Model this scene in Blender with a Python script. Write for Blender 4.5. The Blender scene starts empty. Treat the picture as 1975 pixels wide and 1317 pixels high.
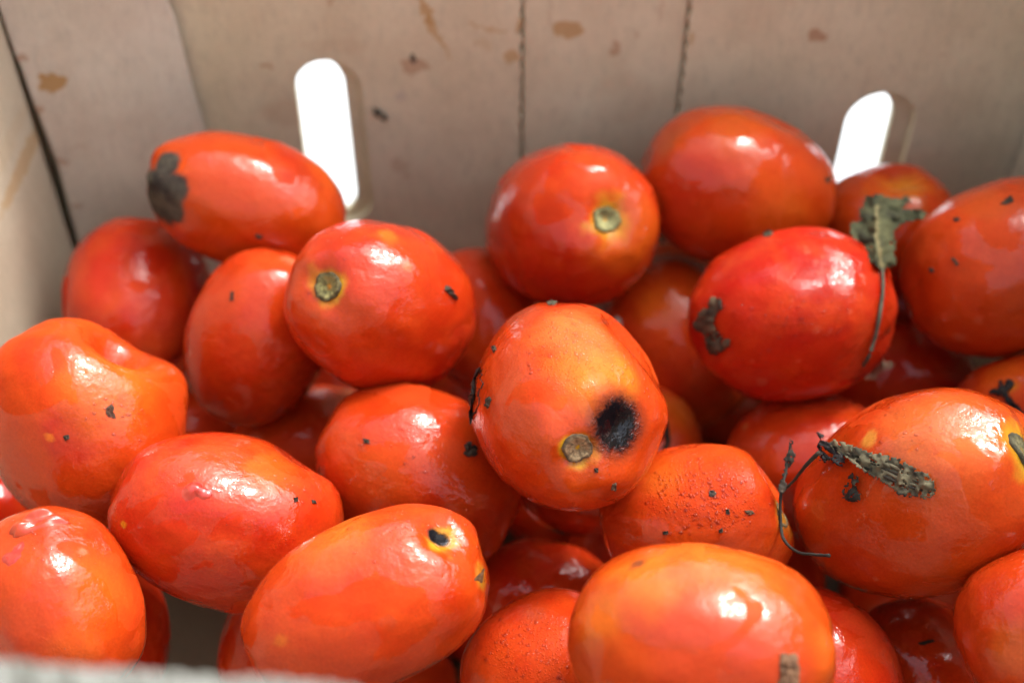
import bpy, bmesh, math, random
import numpy as np
from mathutils import Vector, Matrix
from mathutils.bvhtree import BVHTree
from mathutils.geometry import tessellate_polygon

# ------------------------------------------------------------------ camera, sky, sun, exposure
S = bpy.context.scene
COL = S.collection
F = 2469.0                      # focal length in photo pixels (45 mm on a 36 mm wide frame of 1975 px)
PITCH = math.radians(45)
EYE = np.array([0.0, 0.0, 0.365])
CR = np.array([1.0, 0, 0]); CD = np.array([0, -math.sin(PITCH), -math.cos(PITCH)]); CF = np.array([0, math.cos(PITCH), -math.sin(PITCH)])
CM = np.stack([CR, CD, CF], 1)

cam = bpy.data.cameras.new('camera'); camo = bpy.data.objects.new('camera', cam); COL.objects.link(camo)
cam.lens = 45; cam.sensor_width = 36; cam.clip_start = 0.01; cam.clip_end = 100
camo.location = EYE; camo.rotation_euler = (math.radians(90) - PITCH, 0, 0)
cam.dof.use_dof = True; cam.dof.focus_distance = 0.338; cam.dof.aperture_fstop = 6.3
S.camera = camo

SUN_EL, SUN_AZ = math.radians(57), math.radians(48)      # high, from the right
W = bpy.data.worlds.new('World'); S.world = W; W.use_nodes = True
nt = W.node_tree; bg = nt.nodes['Background']
sky = nt.nodes.new('ShaderNodeTexSky'); sky.sky_type = 'NISHITA'; sky.sun_disc = False
sky.sun_elevation = SUN_EL; sky.sun_rotation = SUN_AZ; sky.dust_density = 6.0; sky.air_density = 1.0; sky.ozone_density = 1.0
hs = nt.nodes.new('ShaderNodeHueSaturation'); hs.inputs['Saturation'].default_value = 0.5           # thin overcast
nt.links.new(sky.outputs[0], hs.inputs['Color']); nt.links.new(hs.outputs[0], bg.inputs[0]); bg.inputs[1].default_value = 0.15
sun = bpy.data.lights.new('sun', 'SUN'); suno = bpy.data.objects.new('sun', sun); COL.objects.link(suno)
sun.energy = 0.8; sun.angle = math.radians(10); sun.color = (1.0, 0.975, 0.94)
sdir = Vector((math.sin(SUN_AZ) * math.cos(SUN_EL), math.cos(SUN_AZ) * math.cos(SUN_EL), math.sin(SUN_EL)))
suno.rotation_euler = sdir.to_track_quat('Z', 'Y').to_euler(); suno.location = sdir * 3
S.view_settings.view_transform = 'Standard'; S.view_settings.look = 'None'
S.cycles.use_adaptive_sampling = True; S.cycles.adaptive_threshold = .025; S.cycles.diffuse_bounces = 4; S.cycles.glossy_bounces = 3
S.view_settings.exposure = 1.42; S.view_settings.gamma = 1.0

rnd = random.Random(7)

# ------------------------------------------------------------------ numpy noise
def _hash(ix, iy, iz, s):
    h = (ix * 374761393 + iy * 668265263 + iz * 2147483647 + s * 1274126177) & 0xFFFFFFFF
    h = ((h ^ (h >> 13)) * 1274126177) & 0xFFFFFFFF
    h = ((h ^ (h >> 16)) * 2246822519) & 0xFFFFFFFF
    return ((h ^ (h >> 15)) & 0xFFFFFF) / float(0xFFFFFF)
def noise(p, seed=0):
    p = np.asarray(p, float); i = np.floor(p).astype(np.int64); f = p - i; u = f * f * f * (f * (f * 6 - 15) + 10)
    out = 0
    for dx in (0, 1):
        for dy in (0, 1):
            for dz in (0, 1):
                w = (u[:, 0] if dx else 1 - u[:, 0]) * (u[:, 1] if dy else 1 - u[:, 1]) * (u[:, 2] if dz else 1 - u[:, 2])
                out = out + w * _hash(i[:, 0] + dx, i[:, 1] + dy, i[:, 2] + dz, seed)
    return out * 2 - 1
def fbm(p, seed=0, n=3):
    a, s, o = 0.5, 1.0, 0
    for k in range(n):
        o = o + a * noise(np.asarray(p) * s, seed + k * 17); a *= .5; s *= 2.03
    return o
def sstep(a, b, x):
    t = np.clip((x - a) / (b - a), 0, 1); return t * t * (3 - 2 * t)

# ------------------------------------------------------------------ pixels of the photograph to rays in the place
def ray(u, v):
    d = CM @ np.array([(u - 987.5) / F, (v - 658.5) / F, 1.0]); return d
def on_y(u, v, y):
    d = ray(u, v); return EYE + d * (y - EYE[1]) / d[1]
def at_depth(u, v, d):
    return EYE + ray(u, v) * d

# ------------------------------------------------------------------ object helpers
def link(name, me, mat=None, parent=None):
    o = bpy.data.objects.new(name, me); COL.objects.link(o)
    if mat and not me.materials: me.materials.append(mat)
    if parent: o.parent = parent
    return o
def tag(o, label, cat, group=None):
    o['label'] = label; o['category'] = cat
    if group: o['group'] = group
    return o
def mesh(name, v, f, smooth=True):
    me = bpy.data.meshes.new(name); me.from_pydata([tuple(map(float, q)) for q in v], [], [tuple(map(int, q)) for q in f]); me.update()
    if smooth: me.polygons.foreach_set('use_smooth', [True] * len(me.polygons))
    return me
def fixn(me):
    bm = bmesh.new(); bm.from_mesh(me); bmesh.ops.recalc_face_normals(bm, faces=bm.faces); bm.to_mesh(me); bm.free(); return me
def attr(me, name, arr, typ='FLOAT'):
    a = me.attributes.new(name, typ, 'POINT')
    if typ == 'FLOAT_COLOR':
        arr = np.concatenate([arr, np.ones((len(arr), 1))], 1); a.data.foreach_set('color', arr.astype(np.float32).ravel())
    else: a.data.foreach_set('value', arr.astype(np.float32).ravel())

# ------------------------------------------------------------------ node helper
class NT:
    def __init__(s, name):
        s.m = bpy.data.materials.new(name); s.m.use_nodes = True; s.t = s.m.node_tree; s.b = s.t.nodes['Principled BSDF']
    def n(s, typ, ins=None, **kw):
        x = s.t.nodes.new('ShaderNode' + typ)
        for k, v in kw.items(): setattr(x, k, v)
        for k, v in (ins or {}).items():
            if isinstance(v, bpy.types.NodeSocket): s.t.links.new(v, x.inputs[k])
            else: x.inputs[k].default_value = v
        return x
    def math(s, op, a, b=0.0, clamp=False):
        x = s.n('Math', {0: a, 1: b}, operation=op); x.use_clamp = clamp; return x.outputs[0]
    def mix(s, f, a, b):
        x = s.t.nodes.new('ShaderNodeMix'); x.data_type = 'RGBA'
        for k, v in ((0, f), (6, a), (7, b)):
            if isinstance(v, bpy.types.NodeSocket): s.t.links.new(v, x.inputs[k])
            else: x.inputs[k].default_value = v if k == 0 else (*v, 1)
        return x.outputs[2]
    def ramp(s, x, lo, hi):
        return s.n('MapRange', {0: x, 1: lo, 2: hi}, interpolation_type='SMOOTHSTEP').outputs[0]
    def noise(s, vec, scale, detail=3, rough=.5, dist=0.0):
        return s.n('TexNoise', {'Vector': vec, 'Scale': scale, 'Detail': detail, 'Roughness': rough, 'Distortion': dist}).outputs[0]
    def set(s, **kw):
        for k, v in kw.items():
            k = k.replace('_', ' ')
            if isinstance(v, bpy.types.NodeSocket): s.t.links.new(v, s.b.inputs[k])
            else: s.b.inputs[k].default_value = v
    def at(s, name): return s.n('Attribute', attribute_name=name).outputs

# ------------------------------------------------------------------ materials
def mat_tomato():
    g = NT('tomato_skin')
    tc = g.n('TexCoord').outputs['Object']; oi = g.n('ObjectInfo').outputs['Random']
    vec = g.n('VectorMath', {0: tc, 1: g.n('CombineXYZ', {0: g.math('MULTIPLY', oi, 3.1), 1: g.math('MULTIPLY', oi, 7.7), 2: oi}).outputs[0]}, operation='ADD').outputs[0]
    tint = g.at('tint')['Color']; mk = g.n('SeparateColor', {0: g.at('mask')['Color']}).outputs
    rot, mould, dew = mk[0], mk[1], mk[2]
    # colour: mottling, pores, decay
    m1 = g.noise(vec, 90, 3, .6)
    c = g.mix(g.math('MULTIPLY', g.ramp(m1, .42, .72), .45), tint, (.52, .060, .010))
    m2 = g.noise(vec, 230, 3)
    c = g.mix(g.math('MULTIPLY', g.ramp(m2, .55, .8), .22), c, (.34, .006, .004))
    pore = g.n('TexVoronoi', {'Vector': vec, 'Scale': 520.0}).outputs['Distance']
    c = g.mix(g.math('MULTIPLY', g.ramp(pore, .16, .04), .22), c, (.50, .14, .035))
    gr = g.noise(vec, 1500, 2, .6)
    c = g.n('HueSaturation', {'Value': g.math('ADD', .72, g.math('MULTIPLY', gr, .56)), 'Color': c}).outputs[0]
    n3 = g.noise(vec, 700, 3, .75); n3b = g.noise(vec, 170, 4, .6)
    rr = g.math('ADD', rot, g.math('MULTIPLY', g.math('SUBTRACT', n3, .5), g.math('ADD', 0.08, g.math('MULTIPLY', rot, .75))))
    rr = g.math('ADD', rr, g.math('MULTIPLY', g.math('SUBTRACT', n3b, .5), g.math('MULTIPLY', rot, .55)))
    rm = g.ramp(rr, .32, .66)
    c = g.mix(g.math('MULTIPLY', g.ramp(rr, .10, .42), .6), c, (.13, .022, .01))
    c = g.mix(rm, c, (.0035, .0035, .005))
    mm = g.ramp(g.math('ADD', mould, g.math('MULTIPLY', g.math('SUBTRACT', g.noise(vec, 260, 5, .7), .5), .55)), .28, .60)
    c = g.mix(mm, c, g.mix(g.ramp(g.noise(vec, 150, 4, .6), .35, .68), (.033, .027, .024), (.095, .082, .062)))
    # film of water: crisp-edged wet areas
    wn = g.noise(vec, 46, 4, .52, .6)
    wet = g.math('MULTIPLY', g.ramp(wn, .435, .450), g.math('SUBTRACT', 1.0, mm))
    wet = g.math('MULTIPLY', wet, g.math('SUBTRACT', 1.0, dew))
    c = g.mix(g.math('MULTIPLY', wet, .28), c, g.n('HueSaturation', {'Saturation': 1.12, 'Value': .82, 'Color': c}).outputs[0])
    # relief
    b1 = g.noise(vec, 150, 2, .5); b2 = g.noise(vec, 900, 2, .6)
    drop = g.n('TexVoronoi', {'Vector': vec, 'Scale': 1500.0, 'Randomness': 1.0}).outputs['Distance']
    dropm = g.n('TexVoronoi', {'Vector': vec, 'Scale': 800.0}).outputs['Distance']
    dh = g.math('ADD', g.ramp(drop, .46, .1), g.math('MULTIPLY', g.ramp(dropm, .30, .05), 1.5))
    dmask = g.math('MAXIMUM', g.math('MULTIPLY', dew, g.ramp(g.noise(vec, 110, 4, .6), .33, .52)), g.math('MULTIPLY', g.ramp(g.noise(vec, 60, 3), .60, .68), .35))
    b3 = g.noise(vec, 430, 2, .6)
    h = g.math('ADD', g.math('ADD', g.math('MULTIPLY', b1, .55), g.math('MULTIPLY', b2, .045)), g.math('MULTIPLY', b3, .13))
    h = g.math('ADD', h, g.math('MULTIPLY', g.math('MULTIPLY', dh, dmask), .15))
    h = g.math('ADD', h, g.math('MULTIPLY', g.ramp(wn, .44, .49), .05))
    h = g.math('ADD', h, g.math('MULTIPLY', g.math('MULTIPLY', g.math('ADD', g.math('MULTIPLY', n3, .18), n3b), rm), .8))
    h = g.math('ADD', h, g.math('MULTIPLY', g.math('MULTIPLY', n3, mm), .16))
    bump = g.n('Bump', {'Height': h, 'Strength': .75, 'Distance': .0009}).outputs[0]
    film = g.math('ADD', h, g.math('ADD', g.math('MULTIPLY', g.noise(vec, 210, 2, .6, .8), .30), g.math('MULTIPLY', b3, .20)))
    cbump = g.n('Bump', {'Height': film, 'Strength': .85, 'Distance': .0009}).outputs[0]
    rough = g.math('ADD', g.math('MULTIPLY', g.math('SUBTRACT', 1.0, wet), .22), .24)
    rough = g.math('ADD', rough, g.math('MULTIPLY', mm, .5)); rough = g.math('SUBTRACT', rough, g.math('MULTIPLY', dew, .12))
    g.set(Base_Color=c, Roughness=rough, Normal=bump, IOR=1.42, Specular_IOR_Level=.09)
    dec = g.math('MAXIMUM', rm, mm)
    g.set(Subsurface_Weight=g.math('MULTIPLY', g.math('SUBTRACT', 1.0, dec), .14), Subsurface_Radius=(1.0, .16, .05), Subsurface_Scale=.006)
    g.set(Coat_Weight=wet, Coat_Roughness=.02, Coat_IOR=1.42, Coat_Normal=cbump)
    return g.m

def mat_tint(name, rough=.8, bscale=900, bdist=.0004, sss=0.0, spec=.4, var=.35, coat=0.0):
    g = NT(name); tc = g.n('TexCoord').outputs['Object']
    n1 = g.noise(tc, bscale, 5, .65); n2 = g.noise(tc, bscale * .3, 4, .6)
    c = g.at('tint')['Color']
    c = g.n('HueSaturation', {'Value': g.math('ADD', 1 - var, g.math('MULTIPLY', g.math('ADD', n1, n2), var)), 'Color': c}).outputs[0]
    g.set(Base_Color=c, Roughness=rough, Specular_IOR_Level=spec, Coat_Weight=coat, Coat_Roughness=.06,
          Normal=g.n('Bump', {'Height': g.math('ADD', n1, n2), 'Strength': .8, 'Distance': bdist}).outputs[0])
    if sss: g.set(Subsurface_Weight=sss, Subsurface_Radius=(1, .3, .15), Subsurface_Scale=.003)
    return g.m

def mat_card(name, stains=(), base=(.64, .585, .41), corr='x'):
    g = NT(name); tc = g.n('TexCoord').outputs['Object']
    st = g.n('Mapping', {'Vector': tc, 'Scale': (1, 1, .35)}).outputs[0]
    n1 = g.noise(tc, 28, 5, .6); n2 = g.noise(st, 420, 4, .7); n3 = g.noise(tc, 1500, 2, .6)
    c = g.mix(g.ramp(n1, .3, .7), base, tuple(b * k for b, k in zip(base, (.87, .83, .80))))
    c = g.mix(g.math('MULTIPLY', g.ramp(n2, .45, .75), .5), c, tuple(b * .66 for b in base))
    c = g.mix(g.math('MULTIPLY', g.ramp(n3, .5, .72), .4), c, tuple(min(1, b * 1.28) for b in base))
    # damp marks and juice spots, each with a place of its own
    nz = g.n('TexNoise', {'Vector': tc, 'Scale': 330.0, 'Detail': 3.0}).outputs['Color']
    wv = g.n('VectorMath', {0: tc, 1: g.n('VectorMath', {0: g.n('VectorMath', {0: nz, 1: (.5, .5, .5)}, operation='SUBTRACT').outputs[0], 1: (.006, .0, .006)}, operation='MULTIPLY').outputs[0]}, operation='ADD').outputs[0]
    for (cx, cy, cz, ra, rb, ang, col, strength) in stains:
        q = g.n('VectorMath', {0: wv, 1: (cx, cy, cz)}, operation='SUBTRACT').outputs[0]
        q = g.n('VectorRotate', {'Vector': q, 'Angle': ang}, rotation_type='Y_AXIS').outputs[0]
        q = g.n('VectorMath', {0: q, 1: (1 / ra, 1 / .03, 1 / rb)}, operation='MULTIPLY').outputs[0]
        L = g.n('VectorMath', {0: q}, operation='LENGTH').outputs['Value']
        c = g.mix(g.math('MULTIPLY', g.ramp(L, 1.15, .85), strength), c, col)
    wave = g.n('TexWave', {'Vector': tc, 'Scale': 38.0, 'Distortion': .6, 'Detail': 1.0}, bands_direction='X').outputs['Fac']
    h = g.math('ADD', g.math('MULTIPLY', wave, .25), g.math('ADD', g.math('MULTIPLY', n2, .5), g.math('MULTIPLY', g.noise(tc, 60, 3), 1.2)))
    g.set(Base_Color=c, Roughness=.86, Specular_IOR_Level=.22, Normal=g.n('Bump', {'Height': h, 'Strength': .45, 'Distance': .0006}).outputs[0])
    return g.m

def mat_leaf():
    g = NT('dried_leaf'); tc = g.n('TexCoord').outputs['Object']; t = g.at('tint')['Color']
    n1 = g.noise(tc, 420, 5, .7); n2 = g.noise(tc, 130, 3)
    c = g.n('HueSaturation', {'Value': g.math('ADD', .25, g.math('MULTIPLY', g.math('ADD', n1, n2), .8)), 'Color': t}).outputs[0]
    g.set(Base_Color=c, Roughness=.8, Specular_IOR_Level=.16, Normal=g.n('Bump', {'Height': n1, 'Strength': .6, 'Distance': .0004}).outputs[0])
    return g.m
def mat_ground():
    g = NT('pale_tabletop'); tc = g.n('TexCoord').outputs['Object']
    g.set(Base_Color=g.mix(g.noise(tc, 6, 5, .6), (.60, .665, .69), (.55, .61, .63)), Roughness=.7)
    return g.m
M_TOM = mat_tomato(); M_SCAR = mat_tint('scar_cork', .82, 1100, .0009); M_LEAF = mat_leaf()
M_FLESH = mat_tint('wet_flesh', .14, 160, .00022, sss=.35, spec=.5, var=.15, coat=.8)
M_EDGE = mat_tint('torn_paper_edge', .9, 260, .0008, var=.45)

# ------------------------------------------------------------------ the tabletop (ground)
gm = mesh('ground', [(-6, -6, -.061), (6, -6, -.061), (6, 6, -.061), (-6, 6, -.061)], [(0, 1, 2, 3)], False)
go = link('ground', gm, mat_ground()); go['kind'] = 'structure'

# ------------------------------------------------------------------ the cardboard box
BOX0 = np.array([0, .25, -.056])
AMB, BRN, DRK = (.42, .24, .07), (.38, .21, .11), (.05, .04, .03)
YF, YC = .397, .4012           # face of the flaps on the far wall, face of the bare strip between them
def stain(u, v, y, ra, rb, ang=0, col=AMB, k=.7):
    p = on_y(u, v, y); s = .48 / F; return (p[0] - BOX0[0], p[1] - BOX0[1], p[2] - BOX0[2], ra * s, rb * s, math.radians(ang), col, k)
st_flap = [stain(820, 22, YF, 9, 30, 20), stain(838, 62, YF, 7, 36, 28, AMB, .6), stain(862, 100, YF, 5, 20, 30, AMB, .4), stain(800, 128, YF, 26, 17, 0, BRN, .6), stain(797, 116, YF, 6, 10, 0, DRK, .9),
           stain(940, 55, YF, 40, 4, -16, AMB, .45), stain(514, 128, YF, 12, 7, 0, BRN, .6), stain(988, 108, YF, 13, 16, 0, AMB, .6), stain(1000, 52, YF, 6, 14, 0, AMB, .6), stain(930, 85, YF, 22, 10, -20, AMB, .22),
           stain(770, 320, YF, 16, 20, 0, BRN, .35), stain(785, 340, YF, 7, 8, 0, BRN, .3), stain(640, 2, YF, 10, 8, 0, BRN, .5), stain(560, 220, YF, 60, 30, 0, BRN, .2), stain(775, 186, YF, 9, 9, 0, (.45, .4, .33), .5),
           stain(640, 90, YF, 60, 14, 0, BRN, .15)]
st_mid = [stain(1095, 58, YF + .0016, 30, 18, -4), stain(1187, 96, YF + .0016, 8, 17, 0, BRN, .6), stain(1230, 65, YF + .0016, 6, 7, 0, BRN, .3), stain(1275, 20, YF + .0016, 3, 30, 0, BRN, .25), stain(1060, 18, YF + .0016, 3, 40, 0, BRN, .2), stain(1200, 190, YF + .0016, 60, 60, 0, BRN, .12)]
st_right = [stain(1574, 71, YF, 19, 13, -10, BRN, .75), stain(1334, 76, YF, 6, 14, 0, AMB, .55), stain(1820, 105, YF, 8, 2, 20, BRN, .4), stain(1720, 130, YF, 7, 7, 0, (.42, .35, .27), .4)]
M_CARD = mat_card('kraft_card'); M_FLOOR = mat_card('kraft_card_soaked', (), (.11, .08, .055)); M_FLAP = mat_card('kraft_card_stained', st_flap); M_MID = mat_card('kraft_card_strip', st_mid); M_RIGHT = mat_card('kraft_card_spotted', st_right)  # floor card is coloured dark to deepen the shade in the gaps

box = bpy.data.objects.new('cardboard_box', None); COL.objects.link(box); box.location = BOX0
tag(box, 'open brown cardboard box with two tall hand slots in its far wall, full of tomatoes', 'box')

def board(name, outline, hole, frame, thick, mat, seedv=0):
    """A sheet of card: 2-D outline (and hole) extruded by thick along the frame's third axis. frame = origin, ex, ey, en."""
    o, ex, ey, en = [np.array(q, float) for q in frame]
    loops = [outline] + ([hole] if hole else [])
    tris = tessellate_polygon([[Vector((a, b, 0)) for a, b in l] for l in loops])
    flat = [p for l in loops for p in l]; n = len(flat)
    v = [o + ex * a + ey * b - BOX0 for a, b in flat] + [o + ex * a + ey * b + en * thick - BOX0 for a, b in flat]
    f = [tuple(t) for t in tris] + [tuple(n + i for i in reversed(t)) for t in tris]
    k = 0
    for l in loops:
        m = len(l)
        for i in range(m): a, b = k + i, k + (i + 1) % m; f.append((a, b, n + b, n + a))
        k += m
    me = fixn(mesh(name, v, f, False)); ob = link(name, me, mat, box)
    bv = ob.modifiers.new('edge', 'BEVEL'); bv.width = .0005; bv.segments = 2; bv.limit_method = 'ANGLE'; bv.angle_limit = .9
    return ob
def stadium(cx, z0, z1, r, lean=0, n=14):
    pts = []
    for i in range(n + 1):
        a = math.pi * i / n; pts.append((cx + lean * (z1 - z0) + r * math.cos(a), z1 - r + r * math.sin(a)))
    for i in range(n + 1):
        a = math.pi + math.pi * i / n; pts.append((cx + r * math.cos(a), z0 + r + r * math.sin(a)))
    return pts
def ragged(x0, z0, z1, amp, step, rn, slope=0.0):
    out = []; z = z0; k = 0
    while z < z1 - step * .5:
        out.append((x0 + slope * (z - z0) + (amp if k % 2 else -amp) * rn.uniform(.4, 1), z)); z += step; k += 1
    out.append((x0 + slope * (z1 - z0), z1)); return out
HT, ZB = .22, -.056
xz = lambda u, v, y: (float(on_y(u, v, y)[0]), float(on_y(u, v, y)[2]))
XL, XR = -.181, .2
r1 = random.Random(3)
# slots as seen in the flaps
a = xz(627, 117, YF); b = xz(664, 428, YF); rl = (xz(707, 300, YF)[0] - xz(585, 300, YF)[0]) / 2
slotL = stadium((a[0] + b[0]) / 2, b[1], a[1], rl, 0)
c_ = xz(1688, 180, YF); rr_ = (xz(1762, 240, YF)[0] - xz(1630, 240, YF)[0]) / 2
cxr = (xz(1762, 240, YF)[0] + xz(1630, 240, YF)[0]) / 2
slotR = stadium(cxr, c_[1] - (a[1] - b[1]), c_[1], rr_, 0)
eL, eM, eR = xz(372, 150, YF), xz(1003, 150, YF), xz(1318, 150, YF)
# inner flaps: left and right of the bare strip
left_out = [(XL + .004, ZB), (eM[0], ZB)] + ragged(eM[0], ZB + .002, HT, .0006, .0034, r1)[1:] + [(XL + .004, HT)]
fr = ((0, YF, 0), (1, 0, 0), (0, 0, 1), (0, 1, 0))
o = board('inner_flap', left_out, slotL, fr, .0038, M_FLAP)
right_out = ragged(eR[0], ZB, HT, .0006, .0034, r1)[::-1] + [(XR - .001, ZB), (XR - .001, HT)]
right_out = [(XR - .001, HT)] + ragged(eR[0], ZB, HT, .0006, .0034, r1)[::-1] + [(XR - .001, ZB)]
board('inner_flap', right_out, slotR, fr, .0038, M_RIGHT)
# far wall: the outer sheet in three pieces as the strip shows between the flaps
sh = -.0066
slotLo = [(x + sh, z) for x, z in slotL]; slotRo = [(x + sh - .0008, z) for x, z in slotR]
xa, xb = eM[0], eR[0]
fo = ((0, YC, 0), (1, 0, 0), (0, 0, 1), (0, 1, 0))
xm = (xa + xb) / 2
board('outer_wall', [(XL - .004, ZB), (xm, ZB), (xm, HT), (XL - .004, HT)], slotLo, fo, .004, M_CARD)
board('outer_wall', [(xm, ZB), (XR + .004, ZB), (XR + .004, HT), (xm, HT)], slotRo, fo, .004, M_CARD)
strip = [(xb - .0011, HT), (xa + .0012, HT)] + ragged(xa + .0012, ZB, HT, .0003, .0028, r1)[::-1][1:] + ragged(xb - .0011, ZB, HT, .0003, .003, r1)
board('inner_strip', strip[:-1], None, ((0, YF + .0016, 0), (1, 0, 0), (0, 0, 1), (0, 1, 0)), .0022, M_MID)
# corner flap that runs aslant from the left wall to the far wall
yc0, yc1 = .3775, .3930
crease = [(-2, 40), (30, 110), (38, 124), (68, 210), (78, 232), (108, 310), (114, 330), (134, 405), (150, 465), (190, 620)]
p0 = on_y(60, 200, yc0); p1 = on_y(*(360, 140), yc1)
ex = np.array([p1[0] - p0[0], yc1 - yc0, 0]); wlen = np.linalg.norm(ex); ex /= wlen; en = np.array([-ex[1], ex[0], 0])
def on_corner(u, v):
    d = ray(u, v); t = ((np.array([p0[0], yc0, 0]) - EYE) @ en) / (d @ en); p = EYE + d * t
    return ((p - np.array([p0[0], yc0, 0])) @ ex, p[2])
edge_l = [on_corner(u, v) for u, v in crease]; edge_r = [on_corner(u, v) for u, v in [(322, 0), (340, 40), (356, 105), (372, 170), (398, 255), (420, 330)]]
edge_l[0] = (edge_l[0][0], max(edge_l[0][1], HT - .002)); 
tl = (edge_l[0][0] - .001, HT); tr = (edge_r[0][0] + (edge_r[0][0] - edge_r[1][0]) * .6, HT)
out = [tl] + edge_l + [(edge_l[-1][0] - .001, ZB), (edge_r[-1][0] + .002, ZB)] + edge_r[::-1] + [tr]
cst = []
for (u, v, ra, rb, col, k) in [(100, 160, 25, 20, AMB, .85), (42, 112, 12, 9, BRN, .6), (74, 212, 12, 9, BRN, .6), (118, 312, 14, 9, BRN, .5), (144, 398, 12, 9, BRN, .5), (155, 285, 14, 8, BRN, .18)]:
    q = on_corner(u, v); pw = np.array([p0[0], yc0, 0]) + ex * q[0] + np.array([0, 0, q[1]]); s = .47 / F
    cst.append((pw[0] - BOX0[0], pw[1] - BOX0[1], pw[2] - BOX0[2], ra * s, rb * s, 0, col, k))
M_CORNER = mat_card('kraft_card_corner', cst, (.63, .59, .475))
board('corner_flap', out, None, ((p0[0], yc0, 0), ex, (0, 0, 1), en), .0028, M_CORNER)
# left wall: stops short of the crease so the gap reads as a dark line
yl = yc0 - .0014
lw = [(.085, ZB), (yl, ZB)] + ragged(yl, ZB + .004, HT, .0003, .0035, r1) + [(.085, HT)]
lx = p0[0] - .0008
lst = []
for (u, v, ra, rb, col, k) in [(47, 312, 12, 22, AMB, .5), (20, 270, 60, 20, AMB, .12)]:
    d = ray(u, v); p = EYE + d * ((lx - EYE[0]) / d[0]); lst.append((p[0], p[1] - BOX0[1], p[2] - BOX0[2], ra * .00018, rb * .00018, 0, col, k))
M_SIDE = mat_card('kraft_card_side', lst, (.52, .465, .345))
board('side_wall', lw, None, ((lx, 0, 0), (0, 1, 0), (0, 0, 1), (-1, 0, 0)), .004, M_SIDE)
board('outer_wall', [(.08, ZB), (.4055, ZB), (.4055, HT), (.08, HT)], None, ((lx - .0065, 0, 0), (0, 1, 0), (0, 0, 1), (-1, 0, 0)), .004, M_CARD)
board('side_wall', [(.085, ZB), (.4, ZB), (.4, HT), (.085, HT)], None, ((XR, 0, 0), (0, 1, 0), (0, 0, 1), (1, 0, 0)), .004, M_CARD)
q0 = on_y(1962, 300, .3955); e2 = np.array([.0045, -.030, 0]); e2 /= np.linalg.norm(e2)
board('corner_flap', [(0, ZB), (.045, ZB), (.045, HT), (0, HT)], None, ((q0[0], .3955, 0), e2, (0, 0, 1), (-e2[1], e2[0], 0)), .0016, M_CARD)
# floor of the box
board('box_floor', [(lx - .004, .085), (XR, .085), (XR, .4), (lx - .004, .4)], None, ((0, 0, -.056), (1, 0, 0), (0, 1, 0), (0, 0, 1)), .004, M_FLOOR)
# near wall, doubled over, its torn pale rim sagging to the right
yn = .098
def rim_pt(u, v): return on_y(u, v, yn)
tops = [(-60, 1250), (0, 1257), (60, 1262), (130, 1272), (200, 1274), (280, 1280), (360, 1284), (450, 1290), (540, 1294), (620, 1303), (700, 1314), (760, 1330), (900, 1362), (1200, 1400), (1700, 1430), (2050, 1445)]
v, f, ct = [], [], []; r2 = random.Random(5)
pts = []
for (u0, v0), (u1, v1) in zip(tops, tops[1:]):
    n = max(2, int(abs(u1 - u0) / 12))
    for i in range(n): t = i / n; pts.append(rim_pt(u0 + (u1 - u0) * t, v0 + (v1 - v0) * t + r2.uniform(-1.2, 1.2)))
pts = [np.array([lx - .004, yn, pts[0][2]])] + [p for p in pts if lx < p[0] < XR] + [np.array([XR, yn, pts[-1][2]])]
prof = [(0, None), (0, -.004), (.0008, -.0006), (.0025, 0), (.005, -.0004), (.0072, .0003), (.0088, -.001), (.0092, -.006), (.0092, None)]
for p in pts:
    for dy, dz in prof:
        jit = 0 if dz is None else r2.uniform(-.0003, .0003)
        v.append((p[0] - BOX0[0], yn - dy + jit - BOX0[1], (ZB if dz is None else p[2] + dz + jit) - BOX0[2]))
        w = .0 if dz is None or dz < -.003 and dy == 0 else 1.0
        ct.append((.44, .34, .25) if w == 0 else random.Random(len(ct)).choice([(.20, .205, .18), (.13, .135, .115), (.23, .235, .21), (.09, .088, .07)]))
k = len(prof)
for i in range(len(pts) - 1):
    for j in range(k - 1): f.append((i * k + j, (i + 1) * k + j, (i + 1) * k + j + 1, i * k + j + 1))
me = fixn(mesh('near_wall', v, f)); attr(me, 'tint', np.array(ct), 'FLOAT_COLOR'); link('near_wall', me, M_EDGE, box)

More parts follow.
